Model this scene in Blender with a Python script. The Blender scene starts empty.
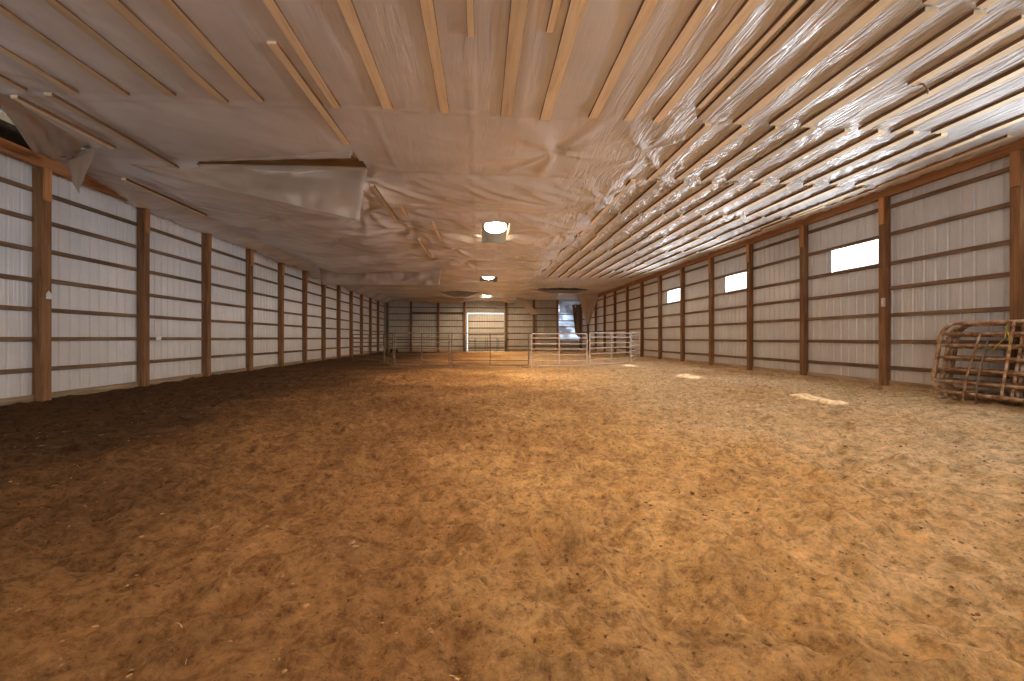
import bpy, bmesh, math, random
import numpy as np
from mathutils import Vector, Matrix
R = random.Random(7)
scene = bpy.context.scene
COL = scene.collection
PI = math.pi
CAM_Z = 1.23
CEIL = 4.73          # underside of the plastic
XL, XR, YF, YB = -8.53, 9.50, 38.3, -8.0   # inner faces of the sheeting
ORD = ['', 'first', 'second', 'third', 'fourth', 'fifth', 'sixth', 'seventh', 'eighth', 'ninth', 'tenth', 'eleventh',
       'twelfth', 'thirteenth', 'fourteenth', 'fifteenth', 'sixteenth', 'seventeenth', 'eighteenth', 'nineteenth',
       'twentieth', 'twenty-first', 'twenty-second', 'twenty-third', 'twenty-fourth', 'twenty-fifth', 'twenty-sixth']

# ------------------------------------------------------------------ noise
def _hash(ix, iy, seed):
    h = (ix.astype(np.int64) * 374761393 + iy.astype(np.int64) * 668265263 + seed * 1442695041) & 0xFFFFFFFF
    h = ((h ^ (h >> 13)) * 1274126177) & 0xFFFFFFFF
    return ((h ^ (h >> 16)) & 0xFFFFFF) / float(0xFFFFFF)

def perlin(x, y, seed=0):
    ix, iy = np.floor(x), np.floor(y)
    fx, fy = x - ix, y - iy
    u, v = fx*fx*fx*(fx*(fx*6-15)+10), fy*fy*fy*(fy*(fy*6-15)+10)
    def g(dx, dy):
        a = _hash(ix+dx, iy+dy, seed) * 2*PI
        return np.cos(a)*(fx-dx) + np.sin(a)*(fy-dy)
    a = g(0, 0)*(1-u) + g(1, 0)*u
    b = g(0, 1)*(1-u) + g(1, 1)*u
    return (a*(1-v) + b*v) * 1.5

def ridge(x, y, seed=0):
    return 1 - np.abs(perlin(x, y, seed)) * 2

def sstep(a, b, x):
    t = np.clip((x-a)/(b-a), 0, 1)
    return t*t*(3-2*t)

# ------------------------------------------------------------------ materials
def new_mat(name):
    m = bpy.data.materials.new(name); m.use_nodes = True
    nt = m.node_tree
    return m, nt, nt.nodes['Principled BSDF']

def N(nt, kind, **kw):
    n = nt.nodes.new(kind)
    for k, v in kw.items():
        if k in n.inputs: n.inputs[k].default_value = v
        else: setattr(n, k, v)
    return n

def ramp(nt, src, stops):
    r = N(nt, 'ShaderNodeValToRGB')
    el = r.color_ramp.elements
    while len(el) < len(stops): el.new(0.5)
    for e, (p, c) in zip(el, stops):
        e.position = p; e.color = (*c, 1) if len(c) == 3 else c
    nt.links.new(src, r.inputs[0])
    return r

def objcoord(nt, scale=(1, 1, 1), rot=(0, 0, 0)):
    tc = N(nt, 'ShaderNodeTexCoord')
    mp = N(nt, 'ShaderNodeMapping')
    mp.inputs['Scale'].default_value = scale
    mp.inputs['Rotation'].default_value = rot
    nt.links.new(tc.outputs['Object'], mp.inputs['Vector'])
    return mp.outputs['Vector']

def wood(name, dark, mid, light, axis=1, rough=0.75, spread=0.5):
    m, nt, b = new_mat(name)
    sc = [9, 9, 9]; sc[axis] = 0.7
    info = N(nt, 'ShaderNodeObjectInfo')
    vec = objcoord(nt, sc)
    add = N(nt, 'ShaderNodeVectorMath', operation='ADD')
    mul = N(nt, 'ShaderNodeVectorMath', operation='SCALE')
    comb = N(nt, 'ShaderNodeCombineXYZ', X=1.0, Y=0.6, Z=0.3)
    nt.links.new(comb.outputs[0], mul.inputs[0])
    m2 = N(nt, 'ShaderNodeMath', operation='MULTIPLY'); m2.inputs[1].default_value = 50
    nt.links.new(info.outputs['Random'], m2.inputs[0]); nt.links.new(m2.outputs[0], mul.inputs['Scale'])
    nt.links.new(vec, add.inputs[0]); nt.links.new(mul.outputs[0], add.inputs[1])
    n1 = N(nt, 'ShaderNodeTexNoise', Scale=1.6, Detail=6.0, Roughness=0.6, Distortion=0.6)
    nt.links.new(add.outputs[0], n1.inputs['Vector'])
    r = ramp(nt, n1.outputs['Fac'], [(0.3, dark), (0.5, mid), (0.72, light)])
    # each board has its own tone
    hsv = N(nt, 'ShaderNodeHueSaturation')
    mr = N(nt, 'ShaderNodeMapRange'); mr.inputs['To Min'].default_value = 1-spread/2; mr.inputs['To Max'].default_value = 1+spread/2
    nt.links.new(info.outputs['Random'], mr.inputs['Value']); nt.links.new(mr.outputs[0], hsv.inputs['Value'])
    nt.links.new(r.outputs[0], hsv.inputs['Color']); nt.links.new(hsv.outputs[0], b.inputs['Base Color'])
    b.inputs['Roughness'].default_value = rough
    b.inputs['Specular IOR Level'].default_value = 0.25
    bp = N(nt, 'ShaderNodeBump', Strength=0.25, Distance=0.01)
    nt.links.new(n1.outputs['Fac'], bp.inputs['Height']); nt.links.new(bp.outputs[0], b.inputs['Normal'])
    return m

M = {}
M['pine'] = wood('pale_pine', (.66, .50, .31), (.80, .65, .44), (.88, .75, .55), axis=1, spread=.4)
M['post'] = wood('treated_timber', (.12, .058, .025), (.21, .105, .046), (.29, .155, .075), axis=2, spread=.35)
M['scab'] = wood('bracket_timber', (.30, .13, .045), (.43, .20, .08), (.50, .26, .12), axis=2)
M['dark_side'] = wood('dark_batten_side', (.13, .07, .035), (.19, .105, .055), (.26, .15, .08), axis=1)  # darker brown tone for both long sides of the battens
M['girt'] = wood('dusty_timber', (.10, .058, .032), (.18, .108, .062), (.27, .18, .11), axis=0, spread=.4)
M['beam'] = wood('beam_timber', (.20, .09, .04), (.34, .165, .075), (.44, .23, .11), axis=1)
M['truss'] = wood('truss_timber', (.22, .12, .06), (.34, .20, .10), (.44, .28, .15), axis=0)

def metal_sheet(name, c1, c2, rough=0.30, dirt=(.42, .33, .24)):
    m, nt, b = new_mat(name)
    n1 = N(nt, 'ShaderNodeTexNoise', Scale=1.0, Detail=5.0, Roughness=0.6)
    nt.links.new(objcoord(nt, (1.2, 1.2, .8)), n1.inputs['Vector'])
    r = ramp(nt, n1.outputs['Fac'], [(0.35, c1), (0.65, c2)])
    # dust splashed up from the floor and caught on ribs
    tc = N(nt, 'ShaderNodeTexCoord'); sep = N(nt, 'ShaderNodeSeparateXYZ')
    nt.links.new(tc.outputs['Object'], sep.inputs[0])
    n2 = N(nt, 'ShaderNodeTexNoise', Scale=2.2, Detail=6.0, Roughness=0.65)
    nt.links.new(objcoord(nt, (1, 1, .6)), n2.inputs['Vector'])
    mz = N(nt, 'ShaderNodeMapRange'); mz.inputs['From Min'].default_value = 0.0; mz.inputs['From Max'].default_value = 2.6
    mz.inputs['To Min'].default_value = .75; mz.inputs['To Max'].default_value = 0.0
    nt.links.new(sep.outputs['Z'], mz.inputs['Value'])
    ml = N(nt, 'ShaderNodeMath', operation='MULTIPLY'); nt.links.new(mz.outputs[0], ml.inputs[0]); nt.links.new(n2.outputs['Fac'], ml.inputs[1])
    mix = N(nt, 'ShaderNodeMix', data_type='RGBA')
    nt.links.new(ml.outputs[0], mix.inputs['Factor']); nt.links.new(r.outputs[0], mix.inputs['A']); mix.inputs['B'].default_value = (*dirt, 1)
    nt.links.new(mix.outputs['Result'], b.inputs['Base Color'])
    b.inputs['Roughness'].default_value = rough
    bp = N(nt, 'ShaderNodeBump', Strength=0.15, Distance=0.02)
    n3 = N(nt, 'ShaderNodeTexNoise', Scale=1.0, Detail=2.0)
    nt.links.new(objcoord(nt, (2.5, 2.5, 1.2)), n3.inputs['Vector'])
    nt.links.new(n3.outputs['Fac'], bp.inputs['Height']); nt.links.new(bp.outputs[0], b.inputs['Normal'])
    return m
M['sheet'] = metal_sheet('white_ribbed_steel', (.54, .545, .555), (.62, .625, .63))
M['sheet_left_lit'] = metal_sheet('lit_white_ribbed_steel', (.66, .67, .69), (.74, .75, .77), rough=.25)  # same white steel, daylight on the left wall put into the colour
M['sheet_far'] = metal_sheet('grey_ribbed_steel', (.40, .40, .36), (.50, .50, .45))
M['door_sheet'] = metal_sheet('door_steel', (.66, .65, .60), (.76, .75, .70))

def plastic(name, base=(.80, .78, .78), rough=.27, strength=.5, rot=0.0, scale=(1, 1, 1)):
    m, nt, b = new_mat(name)
    tc = N(nt, 'ShaderNodeTexCoord'); sep = N(nt, 'ShaderNodeSeparateXYZ')
    nt.links.new(tc.outputs['Object'], sep.inputs[0])
    # long drag folds along the first row, diagonal gathers further in, fine crinkle
    n1 = N(nt, 'ShaderNodeTexNoise', Scale=1.0, Detail=3.0, Roughness=.55, Distortion=0.5)
    nt.links.new(objcoord(nt, (10*scale[0], .9*scale[1], 2*scale[2]), (0, 0, rot)), n1.inputs['Vector'])
    n4 = N(nt, 'ShaderNodeTexNoise', Scale=1.0, Detail=3.0, Roughness=.55, Distortion=0.7)
    nt.links.new(objcoord(nt, (7, 1.3, 2), (0, 0, .72)), n4.inputs['Vector'])
    my = N(nt, 'ShaderNodeMapRange'); my.inputs['From Min'].default_value = 5.8; my.inputs['From Max'].default_value = 7.4
    nt.links.new(sep.outputs['Y'], my.inputs['Value'])
    mf = N(nt, 'ShaderNodeMix'); nt.links.new(my.outputs[0], mf.inputs['Factor'])
    nt.links.new(n1.outputs['Fac'], mf.inputs['A']); nt.links.new(n4.outputs['Fac'], mf.inputs['B'])
    n2 = N(nt, 'ShaderNodeTexNoise', Scale=1.0, Detail=2.0, Roughness=.55, Distortion=1.6)
    nt.links.new(objcoord(nt, (4, 5, 5), (0, 0, rot + .5)), n2.inputs['Vector'])
    s1 = ramp(nt, mf.outputs['Result'], [(0.3, (0, 0, 0)), (0.5, (1, 1, 1)), (0.7, (0, 0, 0))])
    mr = N(nt, 'ShaderNodeMapRange'); mr.inputs['From Min'].default_value = 1.6; mr.inputs['From Max'].default_value = 4.2
    mr.inputs['To Min'].default_value = .08; mr.inputs['To Max'].default_value = 1.3
    nt.links.new(sep.outputs['X'], mr.inputs['Value'])
    a = N(nt, 'ShaderNodeMath', operation='MULTIPLY_ADD'); a.inputs[1].default_value = 0.6
    nt.links.new(n2.outputs['Fac'], a.inputs[0]); nt.links.new(s1.outputs[0], a.inputs[2])
    ml = N(nt, 'ShaderNodeMath', operation='MULTIPLY'); nt.links.new(a.outputs[0], ml.inputs[0]); nt.links.new(mr.outputs[0], ml.inputs[1])
    bp = N(nt, 'ShaderNodeBump', Strength=strength, Distance=0.05)
    nt.links.new(ml.outputs[0], bp.inputs['Height']); nt.links.new(bp.outputs[0], b.inputs['Normal'])
    n3 = N(nt, 'ShaderNodeTexNoise', Scale=.55, Detail=4.0)
    nt.links.new(objcoord(nt), n3.inputs['Vector'])
    d = tuple(c*.80 for c in base)
    r = ramp(nt, n3.outputs['Fac'], [(.35, d), (.65, base)])
    nt.links.new(r.outputs[0], b.inputs['Base Color'])
    b.inputs['Roughness'].default_value = rough
    b.inputs['Specular IOR Level'].default_value = .9
    return m
M['plastic'] = plastic('white_vapour_sheet', rot=.14)
M['flap'] = plastic('torn_vapour_sheet', base=(.52, .40, .30), rough=.40, strength=.35, rot=.3)

def simple(name, col, rough=.6, metal=0.0, var=.25, scale=12):
    m, nt, b = new_mat(name)
    n = N(nt, 'ShaderNodeTexNoise', Scale=scale, Detail=4.0)
    nt.links.new(objcoord(nt), n.inputs['Vector'])
    r = ramp(nt, n.outputs['Fac'], [(.3, tuple(c*(1-var) for c in col)), (.7, tuple(min(1, c*(1+var)) for c in col))])
    nt.links.new(r.outputs[0], b.inputs['Base Color'])
    b.inputs['Roughness'].default_value = rough; b.inputs['Metallic'].default_value = metal
    return m
M['galv'] = simple('galvanised_pipe', (.64, .57, .52), .45, .2)
M['dark_pipe'] = simple('dull_brown_pipe', (.20, .14, .10), .6, .2)
M['green_pipe'] = simple('dull_green_pipe', (.12, .14, .11), .6, .2)
M['black'] = simple('black_rubber', (.025, .024, .023), .6)
M['white'] = simple('white_card', (.75, .73, .70), .7, var=.08)
M['plate'] = simple('pale_switch_plate', (.55, .48, .40), .6, var=.1)
M['twine'] = simple('yellow_twine', (.50, .38, .08), .9)
M['roof'] = simple('darkened_roof_steel', (.05, .045, .04), .6, .2)  # near-black, so the colour itself keeps the attic in shade
M['frame'] = simple('window_trim', (.62, .60, .57), .5, var=.05)
M['lamp_metal'] = simple('lamp_housing', (.55, .54, .52), .4, .6, var=.05)
M['foil'] = simple('foil_insulation', (.85, .86, .9), .25, .35, var=.2, scale=5)
M['clod'] = simple('dark_clod', (.22, .12, .055), .95, var=.75, scale=3)
M['straw'] = simple('straw', (.55, .38, .18), .8, var=.2)
M['board'] = wood('grade_board', (.20, .13, .075), (.32, .22, .135), (.46, .35, .23), axis=1)

def rusty():
    m, nt, b = new_mat('rusty_painted_pipe')
    n = N(nt, 'ShaderNodeTexNoise', Scale=9.0, Detail=6.0, Roughness=.65)
    nt.links.new(objcoord(nt), n.inputs['Vector'])
    r = ramp(nt, n.outputs['Fac'], [(.34, (.16, .075, .035)), (.46, (.32, .17, .085)), (.56, (.46, .32, .21)), (.68, (.60, .50, .41))])
    nt.links.new(r.outputs[0], b.inputs['Base Color'])
    b.inputs['Roughness'].default_value = .55; b.inputs['Metallic'].default_value = .15
    return m
M['rusty'] = rusty()

def dirt():
    m, nt, b = new_mat('arena_dirt')
    tc = N(nt, 'ShaderNodeTexCoord'); sep = N(nt, 'ShaderNodeSeparateXYZ')
    nt.links.new(tc.outputs['Object'], sep.inputs[0])
    big = N(nt, 'ShaderNodeTexNoise', Scale=.42, Detail=5.0, Roughness=.6)
    nt.links.new(objcoord(nt), big.inputs['Vector'])
    # the footing is dry and sandy on the window side, darker brown towards the other
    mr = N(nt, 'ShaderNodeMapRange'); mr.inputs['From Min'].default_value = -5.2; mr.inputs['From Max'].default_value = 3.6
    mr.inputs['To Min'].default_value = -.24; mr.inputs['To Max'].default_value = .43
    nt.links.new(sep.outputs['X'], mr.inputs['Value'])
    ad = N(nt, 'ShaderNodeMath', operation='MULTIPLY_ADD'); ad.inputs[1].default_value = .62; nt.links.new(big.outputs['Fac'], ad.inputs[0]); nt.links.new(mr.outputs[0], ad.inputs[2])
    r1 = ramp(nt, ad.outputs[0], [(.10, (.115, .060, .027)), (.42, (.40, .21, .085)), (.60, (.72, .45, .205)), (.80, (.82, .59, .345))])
    # crumbs, chips, dark specks
    fine = N(nt, 'ShaderNodeTexNoise', Scale=11.0, Detail=9.0, Roughness=.78)
    nt.links.new(objcoord(nt), fine.inputs['Vector'])
    r2 = ramp(nt, fine.outputs['Fac'], [(.33, (.22, .19, .17)), (.43, (.62, .58, .54)), (.52, (1, 1, 1)), (.70, (1.35, 1.32, 1.25))])
    mid = N(nt, 'ShaderNodeTexNoise', Scale=3.2, Detail=6.0, Roughness=.7)
    nt.links.new(objcoord(nt), mid.inputs['Vector'])
    r3 = ramp(nt, mid.outputs['Fac'], [(.36, (.66, .62, .58)), (.48, (.96, .96, .96)), (.66, (1.12, 1.12, 1.12))])
    speck = N(nt, 'ShaderNodeTexNoise', Scale=34.0, Detail=4.0, Roughness=.6)
    nt.links.new(objcoord(nt), speck.inputs['Vector'])
    r4 = ramp(nt, speck.outputs['Fac'], [(.29, (.18, .15, .13)), (.36, (.80, .78, .76)), (.44, (1, 1, 1)), (.72, (1.15, 1.15, 1.12))])
    mq = N(nt, 'ShaderNodeMix', data_type='RGBA', blend_type='MULTIPLY'); mq.inputs['Factor'].default_value = .85
    nt.links.new(r1.outputs[0], mq.inputs['A']); nt.links.new(r4.outputs[0], mq.inputs['B'])
    mx = N(nt, 'ShaderNodeMix', data_type='RGBA', blend_type='MULTIPLY'); mx.inputs['Factor'].default_value = .75
    nt.links.new(mq.outputs['Result'], mx.inputs['A']); nt.links.new(r2.outputs[0], mx.inputs['B'])
    my = N(nt, 'ShaderNodeMix', data_type='RGBA', blend_type='MULTIPLY'); my.inputs['Factor'].default_value = .85
    nt.links.new(mx.outputs['Result'], my.inputs['A']); nt.links.new(r3.outputs[0], my.inputs['B'])
    nt.links.new(my.outputs['Result'], b.inputs['Base Color'])
    b.inputs['Roughness'].default_value = .95; b.inputs['Specular IOR Level'].default_value = .1
    a = N(nt, 'ShaderNodeMath', operation='MULTIPLY_ADD'); a.inputs[1].default_value = 1.2
    nt.links.new(mid.outputs['Fac'], a.inputs[0]); nt.links.new(fine.outputs['Fac'], a.inputs[2])
    bp = N(nt, 'ShaderNodeBump', Strength=1.0, Distance=.10)
    nt.links.new(a.outputs[0], bp.inputs['Height']); nt.links.new(bp.outputs[0], b.inputs['Normal'])
    return m
M['dirt'] = dirt()

def emitter(name, col, strength):
    m, nt, b = new_mat(name)
    e = N(nt, 'ShaderNodeEmission', Strength=strength); e.inputs['Color'].default_value = (*col, 1)
    nt.links.new(e.outputs[0], nt.nodes['Material Output'].inputs['Surface'])
    nt.nodes.remove(b)
    return m
LAMP_COL = (1.0, .66, .36)
M['globe'] = emitter('lit_lamp_globe', (1.0, .73, .46), 240.0)

def clear_pane(name, t=.93):
    m, nt, b = new_mat(name)
    tr = N(nt, 'ShaderNodeBsdfTransparent'); gl = N(nt, 'ShaderNodeBsdfGlossy', Roughness=.08)
    mx = N(nt, 'ShaderNodeMixShader'); mx.inputs[0].default_value = 1-t
    nt.links.new(tr.outputs[0], mx.inputs[1]); nt.links.new(gl.outputs[0], mx.inputs[2])
    nt.links.new(mx.outputs[0], nt.nodes['Material Output'].inputs['Surface']); nt.nodes.remove(b)
    return m
M['pane'] = clear_pane('clear_pane')

def translucent(name):
    m, nt, b = new_mat(name)
    tl = N(nt, 'ShaderNodeBsdfTranslucent'); tl.inputs['Color'].default_value = (.68, .75, .85, 1)
    df = N(nt, 'ShaderNodeBsdfDiffuse'); df.inputs['Color'].default_value = (.5, .53, .56, 1)
    n = N(nt, 'ShaderNodeTexNoise', Scale=1.2, Detail=4.0); nt.links.new(objcoord(nt), n.inputs['Vector'])
    r = ramp(nt, n.outputs['Fac'], [(.4, (.25, .25, .25)), (.6, (.75, .75, .75))])
    mx = N(nt, 'ShaderNodeMixShader'); nt.links.new(r.outputs[0], mx.inputs[0])
    nt.links.new(tl.outputs[0], mx.inputs[1]); nt.links.new(df.outputs[0], mx.inputs[2])
    nt.links.new(mx.outputs[0], nt.nodes['Material Output'].inputs['Surface']); nt.nodes.remove(b)
    return m
M['fibreglass'] = translucent('fibreglass_sheet')

# ------------------------------------------------------------------ object helpers
def link(o, parent=None):
    COL.objects.link(o)
    if parent is not None: o.parent = parent
    return o

def obj(name, bm, mat, parent=None, smooth=False, loc=None):
    me = bpy.data.meshes.new(name)
    bm.to_mesh(me); bm.free()
    if mat: me.materials.append(mat)
    if smooth:
        me.polygons.foreach_set('use_smooth', [True]*len(me.polygons))
    o = link(bpy.data.objects.new(name, me), parent)
    if loc is not None: o.location = loc
    return o

def raw(name, verts, faces, mat, parent=None, smooth=False):
    me = bpy.data.meshes.new(name)
    me.from_pydata(verts, [], faces); me.update()
    if mat: me.materials.append(mat)
    if smooth: me.polygons.foreach_set('use_smooth', [True]*len(me.polygons))
    return link(bpy.data.objects.new(name, me), parent)

def tag(o, label, cat, group=None):
    o['label'] = label; o['category'] = cat
    if group: o['group'] = group
    return o

def struct(o):
    o['kind'] = 'structure'; return o

def empty(name, loc=(0, 0, 0), rot=(0, 0, 0)):
    o = bpy.data.objects.new(name, None); o.empty_display_size = .1
    link(o); o.location = loc; o.rotation_euler = rot
    return o

def copy_tree(o, parent=None):
    c = o.copy(); COL.objects.link(c)
    if parent is not None: c.parent = parent
    for ch in list(o.children): copy_tree(ch, c)
    return c

def box(bm, x0, x1, y0, y1, z0, z1, bev=0.0):
    g = bmesh.ops.create_cube(bm, size=1.0)
    vs = g['verts']
    for v in vs:
        v.co = Vector(((x0+x1)/2 + v.co.x*(x1-x0), (y0+y1)/2 + v.co.y*(y1-y0), (z0+z1)/2 + v.co.z*(z1-z0)))
    if bev:
        es = list({e for v in vs for e in v.link_edges})
        bmesh.ops.bevel(bm, geom=es, offset=bev, segments=1, affect='EDGES')
    return bm

def boxbm(*a, bev=0.0):
    return box(bmesh.new(), *a, bev=bev)

def tube(bm, pts, r, sides=8, closed=False):
    pts = [Vector(p) for p in pts]; n = len(pts)
    rings = []; up = None
    for i in range(n):
        if closed: t = pts[(i+1) % n] - pts[i-1]
        else: t = pts[min(i+1, n-1)] - pts[max(i-1, 0)]
        t.normalize()
        if up is None:
            up = Vector((0, 0, 1)) if abs(t.z) < .9 else Vector((1, 0, 0))
        up = (up - t*up.dot(t))
        if up.length < 1e-4: up = t.orthogonal()
        up.normalize()
        s = t.cross(up)
        rings.append([bm.verts.new(pts[i] + r*(math.cos(a)*up + math.sin(a)*s)) for a in (2*PI*k/sides for k in range(sides))])
    m = n if closed else n-1
    for i in range(m):
        a, b = rings[i], rings[(i+1) % n]
        for k in range(sides):
            bm.faces.new((a[k], a[(k+1) % sides], b[(k+1) % sides], b[k]))
    if not closed:
        bm.faces.new(rings[0][::-1]); bm.faces.new(rings[-1])
    bmesh.ops.recalc_face_normals(bm, faces=bm.faces)
    return bm

def lathe(bm, prof, sides=24):
    rings = []
    for r, z in prof:
        rings.append([bm.verts.new((r*math.cos(2*PI*k/sides), r*math.sin(2*PI*k/sides), z)) for k in range(sides)])
    for a, b in zip(rings, rings[1:]):
        for k in range(sides):
            bm.faces.new((a[k], a[(k+1) % sides], b[(k+1) % sides], b[k]))
    bm.faces.new(rings[0]); bm.faces.new(rings[-1])
    bmesh.ops.recalc_face_normals(bm, faces=bm.faces)
    return bm

# ------------------------------------------------------------------ floor
def floor_z(X, Y):
    z = .09*sstep(2.5, 9.0, X)
    z = z + .05*sstep(8.6, 9.5, X) + .04*sstep(-7.9, -8.5, X)
    near = 1 - .5*sstep(8, 20, Y)
    z = z + near*(.035*perlin(X*.55, Y*.55, 1) + .034*perlin(X*1.7, Y*1.7, 2) + .026*perlin(X*4.2+3, Y*4.2, 3) + .019*perlin(X*9.5, Y*9.5, 4))
    z = z + near*(.013*perlin(X*19, Y*19, 5) + .007*perlin(X*37, Y*37, 6) - .012*np.clip(ridge(X*5.5, Y*5.5, 7)-.55, 0, 1))
    return z

def build_floor():
    xs = np.concatenate([np.arange(-9.0, -6, .09), np.arange(-6, -3, .045), np.arange(-3, 4, .026), np.arange(4, 6.5, .045), np.arange(6.5, 10.01, .09)])
    ys = [-9, -6, -3, -1, 0, .6]
    y = 1.0
    while y < 39.2:
        ys.append(y); y += .02 + .0085*max(0, y-2.5)
    ys = np.array(ys)
    X, Y = np.meshgrid(xs, ys)
    Z = floor_z(X, Y)
    rr = np.random.RandomState(3)
    # hoof prints: shallow scooped pits with a raised rim on one side
    for _ in range(2600):
        px, py = rr.uniform(-8, 9), 1.2 + 15*rr.rand()**1.3
        a = rr.uniform(.06, .13); h = rr.uniform(.010, .036)
        i0, i1 = np.searchsorted(ys, [py-.4, py+.4]); j0, j1 = np.searchsorted(xs, [px-.4, px+.4])
        if i1 <= i0 or j1 <= j0: continue
        th = rr.uniform(0, PI); c, s = math.cos(th), math.sin(th)
        dx, dy = X[i0:i1, j0:j1]-px, Y[i0:i1, j0:j1]-py
        u, v = (dx*c+dy*s)/(a*1.25), (-dx*s+dy*c)/a
        q = np.sqrt(u*u+v*v)
        Z[i0:i1, j0:j1] += -h*np.exp(-q*q*1.3) + .65*h*np.exp(-((q-1.35)/.35)**2)*(1+.8*u/(q+.2))
    nx, ny = len(xs), len(ys)
    verts = np.stack([X.ravel(), Y.ravel(), Z.ravel()], 1)
    idx = np.arange(nx*ny).reshape(ny, nx)
    f = np.stack([idx[:-1, :-1].ravel(), idx[:-1, 1:].ravel(), idx[1:, 1:].ravel(), idx[1:, :-1].ravel()], 1)
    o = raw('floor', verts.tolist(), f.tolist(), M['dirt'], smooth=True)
    struct(o)
    return o
FLOOR = build_floor()

def fz(x, y):
    return float(floor_z(np.array([x], float), np.array([y], float))[0])

def litter():
    rr = np.random.RandomState(11)
    bm = bmesh.new()
    for _ in range(260):
        x, y = rr.uniform(-6, 7), 1.3 + 9*rr.rand()**1.6
        L = rr.uniform(.015, .055); a = rr.uniform(0, PI); w = .0015
        z = fz(x, y) + .014
        d = Vector((math.cos(a), math.sin(a), rr.uniform(-.15, .25)))
        p = Vector((x, y, z)); q = p + d*L; m_ = (p+q)/2 + Vector((0, 0, rr.uniform(0, .008)))
        tube(bm, [p, m_, q], w, 4)
    o = obj('straw_litter', bm, M['straw']); o['kind'] = 'stuff'
    tag(o, 'short pale straw bits scattered over the brown dirt floor', 'straw')
    bm = bmesh.new()
    for _ in range(5200):
        x, y = rr.uniform(-7, 7.5), 1.3 + 11*rr.rand()**1.4
        r = rr.uniform(.003, .011) * (1.0 if rr.rand() < .96 else 1.8)
        n0 = len(bm.verts)
        g = bmesh.ops.create_icosphere(bm, subdivisions=1, radius=r)
        z = fz(x, y)
        sx, sy, sz = rr.uniform(.7, 1.5), rr.uniform(.7, 1.3), rr.uniform(.45, .8)
        for v in g['verts']:
            k = rr.uniform(.75, 1.2)
            v.co = Vector((x+v.co.x*k*sx, y+v.co.y*k*sy, z+.004+v.co.z*k*sz))
    o = obj('dirt_clods', bm, M['clod']); o['kind'] = 'stuff'
    tag(o, 'small dark clods and droppings strewn over the dirt floor', 'dirt clods')
litter()

# ------------------------------------------------------------------ ribbed sheeting
def rib_profile(L, pitch=.229, phase=0.0):
    """(s, d) pairs along the sheet: flat pans with ribs standing outward, small stiffeners between"""
    out = [(0.0, 0.0)]
    s = phase
    while s < L:
        for ds, d in ((-.030, 0), (-.012, .020), (.012, .020), (.030, 0), (.085, 0), (.095, .004), (.105, 0), (.150, 0), (.160, .004), (.170, 0)):
            if 0 < s+ds < L: out.append((s+ds, d))
        s += pitch
    out.append((L, 0.0))
    return out

def ribbed(bm, fn, L, z0, z1, phase):
    """fn(s, d, z) -> point"""
    prof = rib_profile(L, phase=phase)
    a = [bm.verts.new(fn(s, d, z0)) for s, d in prof]
    b = [bm.verts.new(fn(s, d, z1)) for s, d in prof]
    for i in range(len(prof)-1):
        bm.faces.new((a[i], a[i+1], b[i+1], b[i]))

def side_wall(name, X, out, holes):
    """sheeting of a long wall, with rectangular holes (y0, y1, z0, z1)"""
    bm = bmesh.new()
    top, bot = 5.3, -.3
    if holes:
        z0, z1 = holes[0][2], holes[0][3]
        bands = [(bot, z0, [(YB, YF+.1)]), (z1, top, [(YB, YF+.1)])]
        segs = []; y = YB
        for h in sorted(holes):
            segs.append((y, h[0])); y = h[1]
        segs.append((y, YF+.1))
        bands.append((z0, z1, segs))
    else:
        bands = [(bot, top, [(YB, YF+.1)])]
    for z0, z1, segs in bands:
        for y0, y1 in segs:
            ph = (-(y0-YB)) % .229
            ribbed(bm, lambda s, d, z: (X+out*d, y0+s, z), y1-y0, z0, z1, ph)
    return struct(obj(name, bm, M['sheet_left_lit' if out < 0 else 'sheet']))

WZ0, WZ1 = 3.0, 3.59
WIN = [(9.27, 10.62), (14.15, 15.5), (19.1, 20.5), (4.4, 5.75), (-.5, .85)]  # last two unseen, repeated at the same spacing for added near daylight
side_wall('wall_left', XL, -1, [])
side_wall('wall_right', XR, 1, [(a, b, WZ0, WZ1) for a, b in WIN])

def gable(name, Y, out, holes, mat):
    bm = bmesh.new()
    zs = sorted({-.3, 5.3} | {h[2] for h in holes if h[2] > -.3} | {h[3] for h in holes})
    for z0, z1 in zip(zs, zs[1:]):
        x = XL-.1; segs = []
        for h in sorted(holes):
            if h[2] <= z0+1e-6 and h[3] >= z1-1e-6:
                segs.append((x, h[0])); x = h[1]
        segs.append((x, XR+.1))
        for a, b in segs:
            if b-a > .01:
                ribbed(bm, lambda s, d, z: (a+s, Y+out*d, z), b-a, z0, z1, (-(a-XL)) % .229)
    # the triangle under the roof, coloured dark to stand for attic shade
    v = [bm.verts.new(p) for p in ((XL-.1, Y, 5.3), (XR+.1, Y, 5.3), (.48, Y, 8.2))]
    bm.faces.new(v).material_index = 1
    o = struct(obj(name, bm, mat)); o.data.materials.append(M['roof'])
    return o
DX0, DX1, DZ = -1.16, 2.20, 3.52
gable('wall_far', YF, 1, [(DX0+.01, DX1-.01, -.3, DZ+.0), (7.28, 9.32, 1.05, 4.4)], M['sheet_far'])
gable('wall_back', YB, -1, [(-6.0, -1.5, -.3, 4.2)], M['sheet'])  # doorway opening added out of view for the fill daylight

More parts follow.
